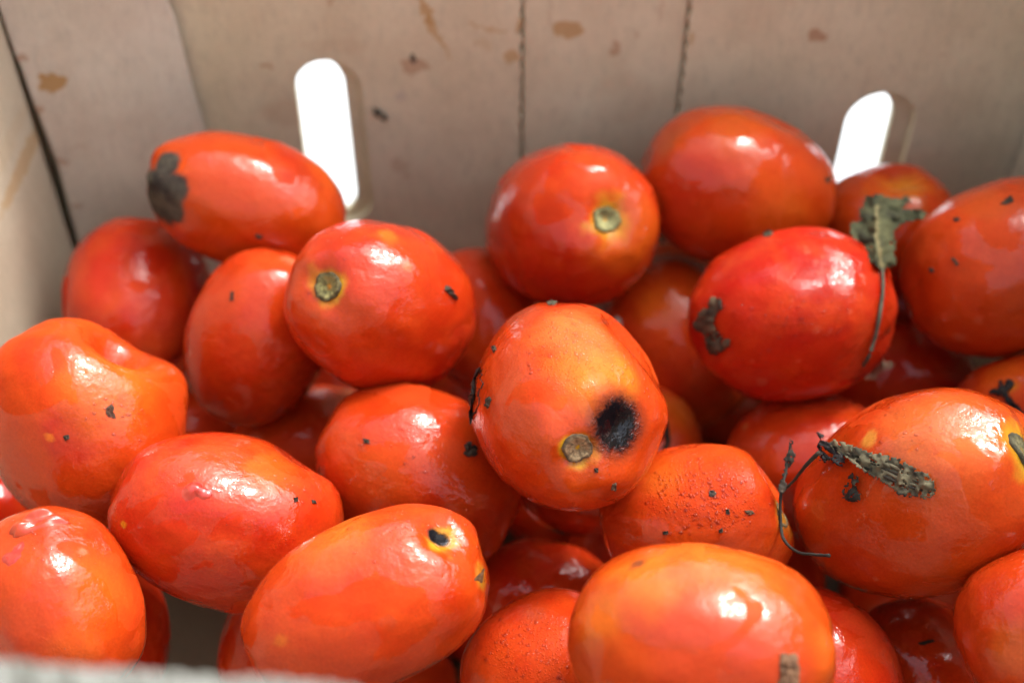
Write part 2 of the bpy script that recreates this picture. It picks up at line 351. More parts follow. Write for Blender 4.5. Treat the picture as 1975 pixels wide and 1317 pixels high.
# ------------------------------------------------------------------ tomatoes
# key: u, v, half width (photo px), length ratio, axis angle, tilt to the eye, depth, redness->orange, seed, detail
T = {
 'T1': (475, 390, 127, 1.57, 197, 0, .4368, .60), 'T2': (262, 580, 138, 1.25, 100, 40, .4547, .22), 'T3': (500, 650, 137, 1.32, -70, 15, .4222, .34),
 'T4': (738, 592, 165, 1.34, 200, 56, .3987, .26), 'T5': (1098, 438, 158, 1.3, -12, 65, .4443, .32), 'T6': (1421, 362, 149, 1.31, 17, -12, .4502, .62),
 'T7': (160, 815, 178, 1.18, 60, -10, .379, .60), 'T8': (437, 1000, 168, 1.33, 17, -8, .3603, .30), 'T9': (115, 1160, 150, 1.3, 65, 0, .335, .48),
 'T10': (714, 1158, 162, 1.58, -22, 0, .3293, .54), 'T11': (810, 915, 165, 1.3, 30, -10, .3907, .42), 'T12': (1097, 783, 190, 1.4, 79, 69, .3582, .55),
 'T13': (925, 615, 110, 1.3, 70, 0, .4669, .38), 'T14': (1305, 665, 140, 1.25, 60, 0, .4698, .52), 'T15': (1526, 607, 164, 1.25, -10, -15, .4116, .10),
 'T16': (1705, 438, 120, 1.15, 0, 0, .4628, .55), 'T17': (1945, 515, 165, 1.25, -20, -10, .4204, .52), 'T18': (1750, 570, 115, 1.25, 90, 0, .4969, .05),
 'T19': (1985, 803, 125, 1.2, 0, 0, .4142, .50), 'T20': (1772, 955, 193, 1.38, -24, 30, .3589, .62), 'T21': (1340, 1005, 148, 1.28, -7, 0, .3691, .55),
 'T22': (1356, 1245, 195, 1.36, 0, 0, .3028, .72), 'T23': (1562, 895, 135, 1.25, 0, 0, .4194, .28), 'T24': (1050, 1165, 125, 1.2, 0, 0, .4025, .25),
 'T25': (1055, 1290, 145, 1.2, -30, 0, .3491, .42), 'T26': (1585, 1300, 145, 1.2, 60, 0, .3592, .22), 'T27': (1790, 1310, 140, 1.2, 30, 0, .3838, .35),
 'T28': (2025, 1245, 160, 1.2, 60, 0, .3255, .42), 'T29': (190, 1235, 138, 1.2, 90, 0, .3933, .2), 'T30': (560, 1255, 140, 1.2, 90, 0, .3907, .3),
 'T37': (-22, 1010, 118, 1.2, 90, 0, .432, .1), 'T31': (1130, 922, 112, 1.2, 0, 0, .4135, .2), 'T32': (1248, 865, 108, 1.2, 90, 0, .442, .5), 'T33': (605, 875, 130, 1.25, 0, 0, .4473, .42),  # T37 is an extra tomato, added to darken the gap at the left edge
 'T34': (395, 865, 105, 1.2, 90, 0, .4642, .3), 'T35': (1730, 735, 118, 1.25, 0, 0, .4665, .1), 'T36': (1290, 565, 95, 1.2, 0, 0, .5108, .55)}
LABEL = {
 'T1': 'long orange tomato with a grey mouldy tip, against the far wall below the left slot', 'T2': 'dull dark red tomato in the corner under the long dark crease of the box',
 'T3': 'red tomato between the dull corner tomato and the ragged scar tomato, above a dark gap', 'T4': 'glossy red tomato with a ragged brown and green stem scar on its left side',
 'T5': 'round red tomato with a pale green stem scar, right of a wall seam', 'T6': 'smooth orange tomato without scars, sitting highest against the far wall between two slots',
 'T7': 'large lumpy orange tomato with a notch in its shoulder, by the left side wall', 'T8': 'red tomato with a blob of pink flesh oozing from its upper skin',
 'T9': 'split tomato with torn skin and flesh at its top, next to the pale near rim', 'T10': 'long tomato with a black hole ringed in yellow and a brown crack at its end',
 'T11': 'orange red tomato lying under the one with the big black rot spot', 'T12': 'big blocky tomato with a black rot spot beside its round tan stem scar',
 'T13': 'half hidden red tomato behind the two tomatoes with green stem scars', 'T14': 'shaded orange tomato under the smooth highest one, left of the deep red wrinkled one',
 'T15': 'deep red wrinkled tomato with leaf bits stuck on it and a stalk lying across it', 'T16': 'dented orange tomato right below the slot that is partly hidden, behind the big dried leaf',
 'T17': 'dull orange tomato with dark crumbs at the right edge, beside the big dried leaf', 'T18': 'dark red tomato deep in shadow behind the stalk of the dried leaf',
 'T19': 'orange tomato with a black withered stem on it, at the right edge', 'T20': 'large orange tomato with a long withered leaf lying across it', 
 'T21': 'dewy orange tomato with a pinched shoulder and a stem scar facing the thin twig', 'T22': 'large bright blurred tomato with a broad white highlight and brown patch, nearest at the bottom',
 'T23': 'shaded red tomato between the dewy one and the deep red wrinkled one', 'T24': 'dark red tomato in the gap under the one with the big black rot spot',
 'T25': 'orange red tomato half hidden behind the end with the brown crack, at the bottom edge', 'T26': 'red tomato peeping out on the right of the blurred nearest one',
 'T27': 'dark tomato with a few specks, low in shadow at the bottom right', 'T28': 'orange red tomato cut off by the bottom right corner',
 'T29': 'dark tomato low in shadow between the split one and the one oozing pink flesh', 'T30': 'dark tomato low in shadow, just left of the long one with the black hole',
 'T37': 'dark tomato at the left edge, between the lumpy one and the split one',
 'T31': 'strip of dark tomato directly under the one with the big black rot spot', 'T32': 'shaded orange tomato showing just right of the black rot spot',
 'T33': 'pale shaded tomato in the gap above the one oozing pink flesh', 'T34': 'dark tomato deep in the gap between the lumpy one and the one oozing pink flesh',
 'T35': 'nearly black red tomato deep in the hollow under a curled pale leaf scrap', 'T36': 'small strip of orange tomato between the smooth highest one and its green scarred neighbour'}
# dents: u, v, radius px, depth (share of the half width); negative bulges
DENT = {'T7': [(236, 655, 46, .55), (325, 735, 62, -.18), (100, 690, 120, -.05)], 'T12': [(1268, 645, 90, .24), (1285, 800, 60, -.06), (925, 640, 80, .04), (1212, 822, 66, .17), (1175, 760, 40, -.05), (950, 830, 60, -.03), (1117, 600, 60, -.02)], 
        'T21': [(1508, 930, 46, .42), (1440, 900, 70, -.07), (1530, 1060, 60, -.05)], 'T16': [(1738, 335, 42, .22)], 'T10': [(855, 1028, 42, .14), (945, 1110, 60, .06), (900, 1010, 40, -.02), (600, 1080, 90, -.04)],
        'T8': [(600, 880, 45, .10), (640, 960, 50, -.04), (480, 870, 120, .05)], 'T9': [(45, 1030, 55, .10), (85, 1000, 40, -.05)], 'T4': [(780, 570, 60, .04), (640, 640, 80, .03)], 'T15': [(1620, 540, 70, .07), (1360, 650, 50, .05), (1540, 640, 80, -.03)],
        'T17': [(1765, 560, 40, .06)], 'T3': [(560, 620, 60, .06)], 'T20': [(1900, 820, 70, .05), (1700, 830, 80, -.03)], 'T5': [(1170, 470, 60, .05)]}
Y_, O_, R_, P_, B_, DK = (.78, .46, .03), (.80, .20, .02), (.45, .010, .006), (.75, .22, .12), (.16, .06, .025), (.03, .02, .015)
# colour spots: u, v, radius px, colour, strength, edge hardness 0..1
SPOT = {
 'T1': [(560, 330, 60, R_, .5, .2), (640, 330, 60, O_, .6, .1), (300, 310, 22, (.6, .08, .02), .6, .3)],  # orange on the right end paints light glowing through beside the slot
 'T4': [(620, 548, 44, Y_, .95, .5), (750, 455, 26, O_, .8, .2), (785, 515, 14, O_, .6, .2), (640, 480, 60, R_, .3, .2), (820, 660, 90, R_, .2, .2)],
 'T5': [(1182, 418, 46, Y_, .95, .5), (1215, 480, 80, O_, .45, .2), (1050, 470, 70, R_, .4, .2), (1160, 340, 80, (.7, .10, .02), .4, .2)],
 'T12': [(1117, 878, 44, Y_, 1, .6), (1120, 905, 26, Y_, .8, .4), (1185, 725, 95, (.88, .22, .02), .8, .5), (1212, 822, 92, (.40, .050, .016), .65, .35), (1120, 640, 95, (.84, .21, .05), .7, .25), (1090, 700, 40, O_, .6, .2), (985, 700, 60, (.66, .09, .03), .5, .3), (1020, 930, 90, R_, .25, .2), (1180, 940, 60, R_, .2, .2)],
 'T10': [(862, 1033, 36, Y_, .9, .5), (938, 1110, 34, (.62, .33, .04), .9, .4), (640, 1040, 90, O_, .7, .2), (900, 1005, 60, (.62, .06, .03), .5, .3), (620, 1120, 90, R_, .25, .2), (545, 1235, 14, O_, .8, .4), (870, 1180, 50, R_, .3, .4)],
 'T20': [(1988, 864, 60, Y_, .9, .4), (1680, 850, 22, (.8, .38, .06), .7, .5), (1800, 830, 130, (.82, .26, .06), .5, .2), (1920, 850, 60, O_, .4, .2), (1660, 1080, 90, R_, .35, .2), (1690, 1116, 6, P_, .8, .6)],
 'T21': [(1514, 985, 40, (.70, .40, .05), .9, .4), (1480, 960, 22, R_, .4, .3), (1280, 920, 60, O_, .4, .2)],
 'T22': [(1250, 1110, 90, (.88, .20, .02), .8, .2), (1400, 1080, 120, (.88, .19, .02), .6, .2), (1350, 1270, 120, (.66, .07, .03), .6, .35), (1600, 1250, 60, (.86, .17, .02), .6, .2), (1230, 1092, 17, (.18, .06, .03), .85, .5), (1150, 1200, 70, (.84, .20, .02), .6, .2), (1480, 1300, 90, (.62, .05, .03), .5, .3)],
 'T6': [(1340, 350, 80, (.60, .03, .015), .45, .2), (1500, 440, 80, O_, .4, .2), (1420, 240, 90, O_, .3, .2), (1290, 270, 40, (.35, .10, .03), .35, .2)],
 'T7': [(135, 850, 62, (.50, .018, .012), .75, .6), (80, 690, 60, (.50, .03, .012), .6, .4), (210, 760, 90, O_, .45, .2), (260, 730, 60, O_, .4, .2), (95, 845, 9, O_, .9, .5), (50, 970, 12, B_, .7, .4)],
 'T8': [(415, 870, 90, (.72, .12, .03), .5, .3), (520, 900, 60, O_, .4, .3), (437, 1060, 110, R_, .2, .2), (240, 1015, 9, Y_, .7, .3), (330, 1130, 80, R_, .25, .2)],
 'T9': [(190, 1140, 90, (.84, .15, .015), .7, .2), (70, 1190, 60, (.66, .07, .03), .6, .4), (150, 1250, 60, (.84, .15, .015), .5, .3), (160, 1062, 9, P_, .7, .5)],
 'T11': [(850, 880, 60, (.70, .12, .04), .4, .3), (720, 920, 80, O_, .2, .2), (930, 1010, 60, R_, .4, .2)],
 'T14': [(1270, 590, 60, O_, .5, .2), (1330, 740, 80, R_, .4, .2)], 'T16': [(1735, 350, 60, (.88, .30, .02), .8, .2)], 'T33': [(690, 775, 55, (.85, .40, .20), .6, .3)],  # T16's orange top paints slot light glowing through; T33's pale spot a painted highlight
 'T17': [(1930, 560, 110, (.66, .09, .02), .4, .2), (1900, 400, 60, (.60, .15, .03), .3, .2), (1850, 645, 14, P_, .4, .3), (1885, 615, 10, P_, .5, .4)],
 'T15': [(x, y, r, P_, .38, .6) for x, y, r in [(1560, 478, 8), (1556, 470, 5), (1578, 498, 7), (1590, 490, 5), (1585, 520, 8), (1600, 515, 4), (1612, 560, 4), (1655, 520, 5), (1670, 530, 7), (1527, 580, 4), (1540, 700, 4), (1470, 740, 12), (1515, 755, 5), (1575, 635, 9), (1600, 640, 5), (1450, 700, 4), (1640, 600, 5)]] + [(1635, 628, 12, (.30, .01, .01), .4, .4), (1600, 560, 80, (.34, .01, .006), .45, .4)],
 'T3': [(440, 770, 70, R_, .2, .2), (565, 500, 26, (.60, .25, .12), .6, .3), (470, 600, 90, (.66, .07, .015), .3, .2)],
 'T2': [(290, 500, 50, R_, .5, .4), (300, 640, 60, (.60, .10, .04), .35, .2)], 'T19': [(1950, 745, 14, Y_, .5, .3), (1940, 720, 60, O_, .3, .2)],
 'T32': [(1310, 790, 50, O_, .6, .2)], 'T25': [(1030, 1180, 40, (.50, .10, .03), .4, .2)], 'T28': [(1950, 1250, 60, (.82, .2, .04), .5, .3), (1900, 1150, 40, R_, .3, .2)],
 'T23': [(1437, 820, 10, (.7, .3, .1), .5, .4)]}
# rot (black), mould (grey), dew: u, v, radius px
ROT = {'T12': [(1211, 820, 70)], 'T10': [(848, 1024, 20), (862, 1030, 20)], 'T3': [(612, 752, 34)]}
MOULD = {'T1': [(298, 380, 66), (322, 318, 34), (338, 365, 34), (325, 404, 36)]}
DEW = {'T12': [(1115, 660, 110), (1230, 640, 60), (1100, 620, 80)], 'T21': [(1370, 910, 85), (1310, 940, 70), (1400, 960, 60)], 'T25': [(1020, 1250, 90)], 'T15': [(1480, 620, 90), (1590, 625, 80), (1400, 600, 70), (1560, 500, 60)]}
STEMDIP = {'T4': .10, 'T5': .11, 'T12': .10, 'T20': .08, 'T21': .10}

TAPER = {'T12': -.10, 'T10': .07, 'T4': 0.0, 'T5': .03, 'T20': .02, 'T21': .05}
class Tomato: pass
TOM = {}
RED, ORG = np.array([.41, .0120, .0052]), np.array([.52, .072, .0070])
SPOTK = .70
def make_frame(row):
    u, v, w, r, ang, tau, d = row[:7]
    rr = np.array([(u - 987.5) / F, (v - 658.5) / F, 1.0])
    a, t = math.radians(ang), math.radians(tau)
    zc = np.array([math.cos(a) * math.cos(t), math.sin(a) * math.cos(t), -math.sin(t)])
    f = rr / np.linalg.norm(rr); x = np.cross([0, 1, 0], f); x /= np.linalg.norm(x); y = np.cross(f, x)
    z = CM @ (zc[0] * x + zc[1] * y + zc[2] * f)
    q = np.cross(z, [.3, .2, 1.]); q /= np.linalg.norm(q)
    return np.stack([q, np.cross(z, q), z], 1), EYE + CM @ (rr * d), w * d / F
def build_tomato(key, idx):
    row = T[key]; t = Tomato(); t.A, t.C, t.w = make_frame(row); t.key = key; t.row = row
    t.ax = np.array([t.w, t.w, t.w * row[3]]); seed = 100 + idx * 13; t.px = t.w / row[2]      # metres per photo pixel
    rn = random.Random(seed)
    def local_dir(u, v):
        o = ((EYE - t.C) @ t.A) / t.ax; d = (ray(u, v) @ t.A) / t.ax
        a, b, c = d @ d, 2 * o @ d, o @ o - 1; D = b * b - 4 * a * c
        s = (-b - math.sqrt(D)) / (2 * a) if D > 0 else -b / (2 * a)
        q = o + d * s; return q / np.linalg.norm(q)
    t.local_dir = local_dir
    dents = [(local_dir(u, v) * t.ax, r * t.px, k) for u, v, r, k in DENT.get(key, [])]
    taper = rn.uniform(-.08, .10); taper = TAPER.get(key, taper); off = np.array([rn.uniform(0, 50) for _ in range(3)])
    fl, flp = rn.choice([3, 4, 5]), rn.uniform(0, 6)
    dip = STEMDIP.get(key, .05)
    def surface(D):
        D = np.asarray(D, float)
        p = 2.22; sc = (np.abs(D) ** p).sum(1) ** (-1 / p); s = sc / sc.mean() * 1.0
        s = 1 + (s - 1) * .75
        s = s + .056 * fbm(D * 1.25 + off, seed, 2) + .021 * fbm(D * 3.1 + off, seed + 5, 2)
        ph = np.arctan2(D[:, 1], D[:, 0]); th = np.arccos(np.clip(D[:, 2], -1, 1))
        s = s + .016 * np.cos(fl * ph + flp) * np.sin(th) ** .7 * sstep(2.2, .5, th)
        s = s - dip * np.exp(-(th / .26) ** 2) - .02 * np.exp(-((math.pi - th) / .2) ** 2)
        P = D * t.ax * s[:, None]
        P[:, :2] *= (1 + taper * D[:, 2])[:, None]
        L0 = D * t.ax
        for c, r, k in dents:
            g = np.exp(-((np.linalg.norm(L0 - c, axis=1) / r) ** 2)); P = P - D * (k * t.w * g)[:, None]
        return P
    t.surface = surface
    def colour(D):
        D = np.asarray(D, float); L0 = D * t.ax; h = row[7] + .30 * fbm(D * 1.4 + off, seed + 31, 3) + .10 * fbm(D * 5 + off, seed + 37, 2)
        th = np.arccos(np.clip(D[:, 2], -1, 1)); h = h + .15 * sstep(1.0, .2, th)
        h = np.clip(h, 0, 1)[:, None]; c = RED * (1 - h) + ORG * h
        for (u, v, r, col, k, hard) in SPOT.get(key, []):
            q = np.linalg.norm(L0 - local_dir(u, v) * t.ax, axis=1) / (r * t.px)
            q = q * (1 + .6 * fbm(L0 / (r * t.px) * 1.1 + off, seed + 41, 3))
            m = (sstep(1.25 - .25 * hard, .15 + .70 * hard, q) * k)[:, None]; c = c * (1 - m) + np.array(col) * SPOTK * m
        return c
    t.colour = colour
    def masks(D):
        L0 = D * t.ax; out = np.zeros((len(D), 3))
        for ch, tab in enumerate((ROT, MOULD, DEW)):
            for (u, v, r) in tab.get(key, []):
                q = np.linalg.norm(L0 - local_dir(u, v) * t.ax, axis=1) / (r * t.px)
                out[:, ch] = np.maximum(out[:, ch], np.clip(1.2 - q * .85, 0, 1) if ch < 2 else sstep(1.3, .6, q))
        return out
    t.masks = masks
    big = key in ('T12', 'T4', 'T10', 'T20', 'T15', 'T21', 'T8', 'T7', 'T5', 'T9', 'T22', 'T1', 'T17', 'T6')
    nu, nv = (224, 140) if big else (112, 72)
    th = np.linspace(0, math.pi, nv + 1)[1:-1]; ph = np.linspace(0, 2 * math.pi, nu, endpoint=False)
    TT, PP = np.meshgrid(th, ph, indexing='ij')
    D = np.stack([np.sin(TT) * np.cos(PP), np.sin(TT) * np.sin(PP), np.cos(TT)], -1).reshape(-1, 3)
    D = np.concatenate([D, [[0, 0, 1], [0, 0, -1]]]); n = len(D)
    i, j = np.meshgrid(np.arange(nv - 2), np.arange(nu), indexing='ij'); j2 = (j + 1) % nu
    f = np.stack([i * nu + j, (i + 1) * nu + j, (i + 1) * nu + j2, i * nu + j2], -1).reshape(-1, 4).tolist()
    last = (nv - 2) * nu
    f += [(n - 2, k, (k + 1) % nu) for k in range(nu)] + [(n - 1, last + (k + 1) % nu, last + k) for k in range(nu)]
    me = mesh('tomato', surface(D), f)
    attr(me, 'tint', colour(D), 'FLOAT_COLOR'); attr(me, 'mask', masks(D), 'FLOAT_COLOR')
    o = link('tomato', me, M_TOM); m4 = Matrix([[*t.A[k], t.C[k]] for k in range(3)] + [[0, 0, 0, 1]]); o.matrix_world = m4
    tag(o, LABEL[key], 'tomato', 'tomatoes buried at the bottom' if key[0] == 'F' else 'tomatoes heaped in the box'); t.o = o; t.me = me
    TOM[key] = t
FILL = [(-.0432, .221, -.0307, .0232), (-.0167, .2635, -.0302, .0219), (.0381, .2697, -.0307, .0215), (.0894, .2634, -.0289, .0226), (.1453, .2628, -.0281, .0228),  # filler tomatoes, added so the gaps in the heap go dark
        (.0142, .3123, -.028, .0229), (-.1251, .363, -.0314, .0217), (-.0656, .3605, -.028, .0227), (-.0118, .3612, -.0288, .0237), (.0962, .3634, -.0307, .0235)]
FLAB = ['dark tomato at the bottom edge, just right of the long one with the brown crack', 'dark tomato deep below the brown crack, in the narrow gap to its right', "dark tomato deep in the gap left of the dewy tomato's lower end", 'dark tomato deep in the gap between the thin twig and the nearest tomato', 'dark tomato deep in the black gap under the withered leaf tomato', 'dark tomato deep in the gap below and left of the big black rot tomato', "dark tomato deep in the gap above the lumpy tomato's right shoulder", 'dark tomato deep below the ragged scar tomato, behind the one oozing flesh', 'dark tomato deep in the gap left of the black strip', 'dark tomato deep in the black gap right of the black rot spot']
for i, (x, y, z, r) in enumerate(FILL):
    q = CM.T @ (np.array([x, y, z]) - EYE); k = 'F%d' % i
    T[k] = (987.5 + F * q[0] / q[2], 658.5 + F * q[1] / q[2], r * F / q[2], 1.18, 40 * i, 10, q[2], .25); LABEL[k] = FLAB[i]
for i, k in enumerate(T): build_tomato(k, i)

# one search tree over the heap, for laying things on it
VV, FF, FK, base = [], [], [], 0
for k, t in TOM.items():
    n = len(t.me.vertices); co = np.empty(n * 3, np.float32); t.me.vertices.foreach_get('co', co)
    VV.append(co.reshape(-1, 3) @ t.A.T + t.C)
    for p in t.me.polygons: FF.append([base + q for q in p.vertices]); FK.append(k)
    base += n
VV = np.concatenate(VV); BV = BVHTree.FromPolygons(VV.tolist(), FF)
def hit(u, v):
    d = Vector(ray(u, v)); p, nrm, i, dist = BV.ray_cast(Vector(EYE), d.normalized())
    if p is None: return None
    if nrm.dot(d) > 0: nrm = -nrm
    return np.array(p), np.array(nrm), FK[i]

# ------------------------------------------------------------------ parts that belong to a tomato: patches that follow its skin
def patch(t, name, centre, rad_px, height, colour, mat, rings=12, seg=40, squash=1.0, ang=0.0, rag=.12, seed=0):
    """centre: local direction; rad in photo px. height(r, a) in metres above the skin; colour(r, a) -> rgb."""
    c = centre * t.ax; nrm = centre / t.ax; nrm /= np.linalg.norm(nrm)
    up = np.array([0, 0, 1.0]) if abs(nrm[2]) < .9 else np.array([1.0, 0, 0])
    e1 = np.cross(up, nrm); e1 /= np.linalg.norm(e1); e2 = np.cross(nrm, e1)
    ca, sa = math.cos(ang), math.sin(ang); R0 = rad_px * t.px; rn = np.random.RandomState(seed)
    angs = np.linspace(0, 2 * math.pi, seg, endpoint=False)
    rim = 1 + rag * fbm(np.stack([np.cos(angs) * 1.5, np.sin(angs) * 1.5, angs * 0 + seed], 1), seed, 3) * 2
    P, H, Cc = [], [], []
    for i in range(rings + 1):
        r = i / rings
        for k, a_ in enumerate(angs):
            x, y = r * rim[k] * R0 * math.cos(a_), r * rim[k] * R0 * squash * math.sin(a_)
            P.append(c + e1 * (x * ca - y * sa) + e2 * (x * sa + y * ca)); H.append(height(r, a_)); Cc.append(colour(r, a_))
            if i == 0: break
    D = np.array(P) / t.ax; D /= np.linalg.norm(D, axis=1)[:, None]; B = t.surface(D)
    N = D / t.ax; N /= np.linalg.norm(N, axis=1)[:, None]
    v = B + N * np.array(H)[:, None]
    f = [(0, 1 + k, 1 + (k + 1) % seg) for k in range(seg)]
    for i in range(1, rings):
        for k in range(seg):
            a0, b0 = 1 + (i - 1) * seg, 1 + i * seg; k2 = (k + 1) % seg; f.append((a0 + k, b0 + k, b0 + k2, a0 + k2))
    me = fixn(mesh(name, v, f)); attr(me, 'tint', np.array(Cc), 'FLOAT_COLOR')
    return link(name, me, mat, t.o)
def scar(key, px, rad, ring, core, seed, squash=1.0, ang=0.0, proud=.0001):
    t = TOM[key]; d = t.local_dir(*px); rn = np.random.RandomState(seed); nz = rn.rand(64, 64)
    ring, core = np.array(ring) * .7, np.array(core) * .95
    def h(r, a):
        q = nz[int(r * 20), int(a / 6.2832 * 40) % 40]
        return (proud * (1 - r ** 4) + .00035 * (q - .5) * (r > .05) + .0003 * math.exp(-((r - .72) / .12) ** 2) - .0009 * math.exp(-(r / .45) ** 2)) if r < .97 else -.0009
    def c(r, a):
        q = nz[(int(r * 16) + 7) % 64, int(a / 6.2832 * 24) % 24]; m = float(np.clip((r - .62) / .25, 0, 1)) * (.5 + .5 * q)
        k = .62 + .55 * q
        rad_ = nz[3, int(a / 6.2832 * 44) % 44]
        if rad_ > .78 and r > .35: k *= .6
        k *= .75 + .5 * nz[int(r * 9) + 30, int(a / 6.2832 * 9)]
        return np.clip((core * (1 - m) + ring * m) * k, 0, 1)
    return patch(t, 'stem_scar', d, rad, h, c, M_SCAR, 14, 44, squash, ang, .11, seed)
scar('T12', (1117, 873), 35, (.10, .055, .022), (.42, .30, .16), 1)
scar('T4', (620, 548), 31, (.07, .04, .02), (.30, .27, .10), 2, 1.12, .6)
scar('T5', (1181, 420), 27, (.14, .13, .04), (.36, .35, .15), 3, 1.15, .3)
scar('T20', (1988, 862), 42, (.06, .05, .03), (.22, .20, .10), 4, .7, 0.2)
scar('T21', (1513, 990), 28, (.09, .06, .03), (.30, .22, .10), 5, 1.0, 0.0)
# crack on the long tomato, blobs of flesh
def blob(key, name, px, rad, hgt, c0, c1, seed, squash=1.0, ang=0.0, mat=None, rag=.2):
    t = TOM[key]; nz = np.random.RandomState(seed).rand(64, 64)
    def h(r, a):
        if r > .97: return -.0012
        x, y = r * math.cos(a), r * math.sin(a); q = float(noise(np.array([[x * 1.3 + seed, y * 1.3, 1.7]]), seed)[0]) + .25 * float(noise(np.array([[x * 3.1 + seed, y * 3.1, 3.7]]), seed)[0])
        return .6 * hgt * (1 - r ** 3) * (.65 + .75 * q)
    def c(r, a):
        x, y = r * math.cos(a), r * math.sin(a); m = .5 + .5 * float(noise(np.array([[x * 3 + seed, y * 3, 9.1]]), seed)[0])
        return (np.array(c0) * (1 - m) + np.array(c1) * m) * np.array([.68, .62, .55])
    return patch(t, name, TOM[key].local_dir(*px), rad, h, c, mat or M_FLESH, 16, 48, squash, ang, rag, seed)
blob('T10', 'skin_crack', (936, 1106), 44, .0008, (.22, .10, .03), (.07, .035, .015), 11, .26, 1.2, M_SCAR, .3)
blob('T8', 'exposed_flesh', (375, 942), 28, .0021, (.72, .085, .06), (.60, .035, .026), 12, 1.15, .5)
blob('T9', 'exposed_flesh', (26, 1058), 36, .0014, (.60, .05, .035), (.48, .02, .018), 14, .8, .9)
blob('T9', 'torn_skin', (72, 1002), 60, .0040, (.62, .06, .016), (.66, .09, .03), 15, .38, 2.7)

# ------------------------------------------------------------------ leaf bits, stalks, crumbs
def inside(poly, x, y):
    c = False; n = len(poly); j = n - 1
    for i in range(n):
        xi, yi = poly[i]; xj, yj = poly[j]
        if (yi > y) != (yj > y) and x < (xj - xi) * (y - yi) / (yj - yi) + xi: c = not c
        j = i
    return c
def leaf_sheet(name, poly, step, depth, crumple, thick, col, col2, seed, parent=None, vein=None, fold=0.0, ridge=None, fray=.30):
    """A crumpled sheet with thickness. depth(u, v): distance along the view axis, or None to lie on the heap."""
    us = [p[0] for p in poly]; vs = [p[1] for p in poly]; idx = {}; pts, cols, nr = [], [], []; cells = []
    nu, nv = int((max(us) - min(us)) / step) + 2, int((max(vs) - min(vs)) / step) + 2; rn = np.random.RandomState(seed)
    last = None
    def vert(i, j):
        nonlocal last
        if (i, j) in idx: return idx[(i, j)]
        u, v = min(us) + i * step + rn.uniform(-.32, .32) * step, min(vs) + j * step + rn.uniform(-.32, .32) * step
        if depth is None:
            h = hit(u, v); 
            if h is None or (last is not None and abs((h[0] - EYE) @ CF - last) > .009):
                p = at_depth(u, v, last if last else .4); nn = -ray(u, v) / np.linalg.norm(ray(u, v))
            else: p, nn, _ = h; last = (p - EYE) @ CF
        else: p = at_depth(u, v, depth(u, v)); nn = -ray(u, v) / np.linalg.norm(ray(u, v))
        q = np.array([[u / 26.0, v / 26.0, seed * 1.3]]); z = float(fbm(q * 1.25, seed, 3)[0]) * 1.3; z2 = float(noise(q * 3.4, seed + 9)[0])
        lift = .0005 + crumple * (abs(z) * 1.5 + .35 * abs(z2)) + fold * abs(math.sin(u * .06 + v * .03 + seed))
        rz = 0.0
        if ridge is not None:
            ax_, ay_, bx_, by_, wd = ridge; L_ = math.hypot(bx_ - ax_, by_ - ay_); tx, ty = (bx_ - ax_) / L_, (by_ - ay_) / L_
            al, ac = (u - ax_) * tx + (v - ay_) * ty, -(u - ax_) * ty + (v - ay_) * tx
            ac2 = ac + 15 * float(noise(np.array([[al / 28.0, seed, ac / 60.0]]), seed + 3)[0]); rz = .5 + .5 * math.sin(ac2 / wd * 6.283 + .6 * math.sin(al / 21.0))
            lift += .0006 * rz + .0016 * max(0, 1 - (ac / 26.0) ** 2)
        pts.append(p + nn * lift); nr.append(nn); m = min(1, max(0, .5 + .9 * z + .4 * z2)); cc = np.array(col) * (1 - m) + np.array(col2) * m
        if ridge is not None: m = min(1, max(0, .52 - .42 * rz + 1.2 * z + .6 * z2)); cc = np.array(col) * (1 - m) + np.array(col2) * m
        if vein is not None:
            dd = min(abs((u - a[0]) * (b[1] - a[1]) - (v - a[1]) * (b[0] - a[0])) / math.hypot(b[0] - a[0], b[1] - a[1]) for a, b in zip(vein, vein[1:]) if min(a[1], b[1]) - 3 <= v <= max(a[1], b[1]) + 3) if any(min(a[1], b[1]) - 3 <= v <= max(a[1], b[1]) + 3 for a, b in zip(vein, vein[1:])) else 99
            if dd < step * .8: cc = np.array((.20, .17, .08)); pts[-1] = pts[-1] + nn * .0004
        cols.append(cc); idx[(i, j)] = len(pts) - 1; return len(pts) - 1
    for j in range(nv):
        for i in range(nu):
            if fray and float(fbm(np.array([[i * .42, j * .42, seed * 2.2]]), seed + 50, 2)[0]) > fray: continue
            if inside(poly, min(us) + (i + .5) * step, min(vs) + (j + .5) * step): cells.append((vert(i, j), vert(i, j + 1), vert(i + 1, j + 1), vert(i + 1, j)))
    n = len(pts); P = np.array(pts); N = np.array(nr); o0 = P.mean(0)
    v = np.concatenate([P, P - N * thick]) - o0; f = list(cells) + [tuple(n + q for q in reversed(c)) for c in cells]
    ed = {}
    for c in cells:
        for a, b in zip(c, c[1:] + c[:1]): ed[(a, b)] = 1
    for (a, b) in ed:
        if (b, a) not in ed: f.append((b, a, n + a, n + b))
    me = fixn(mesh(name, v, f)); attr(me, 'tint', np.array(cols + cols), 'FLOAT_COLOR')
    ob = link(name, me, M_LEAF)
    if parent is not None: ob.parent = parent; ob.location = o0 - np.array(parent.location)
    else: ob.location = o0
    return ob
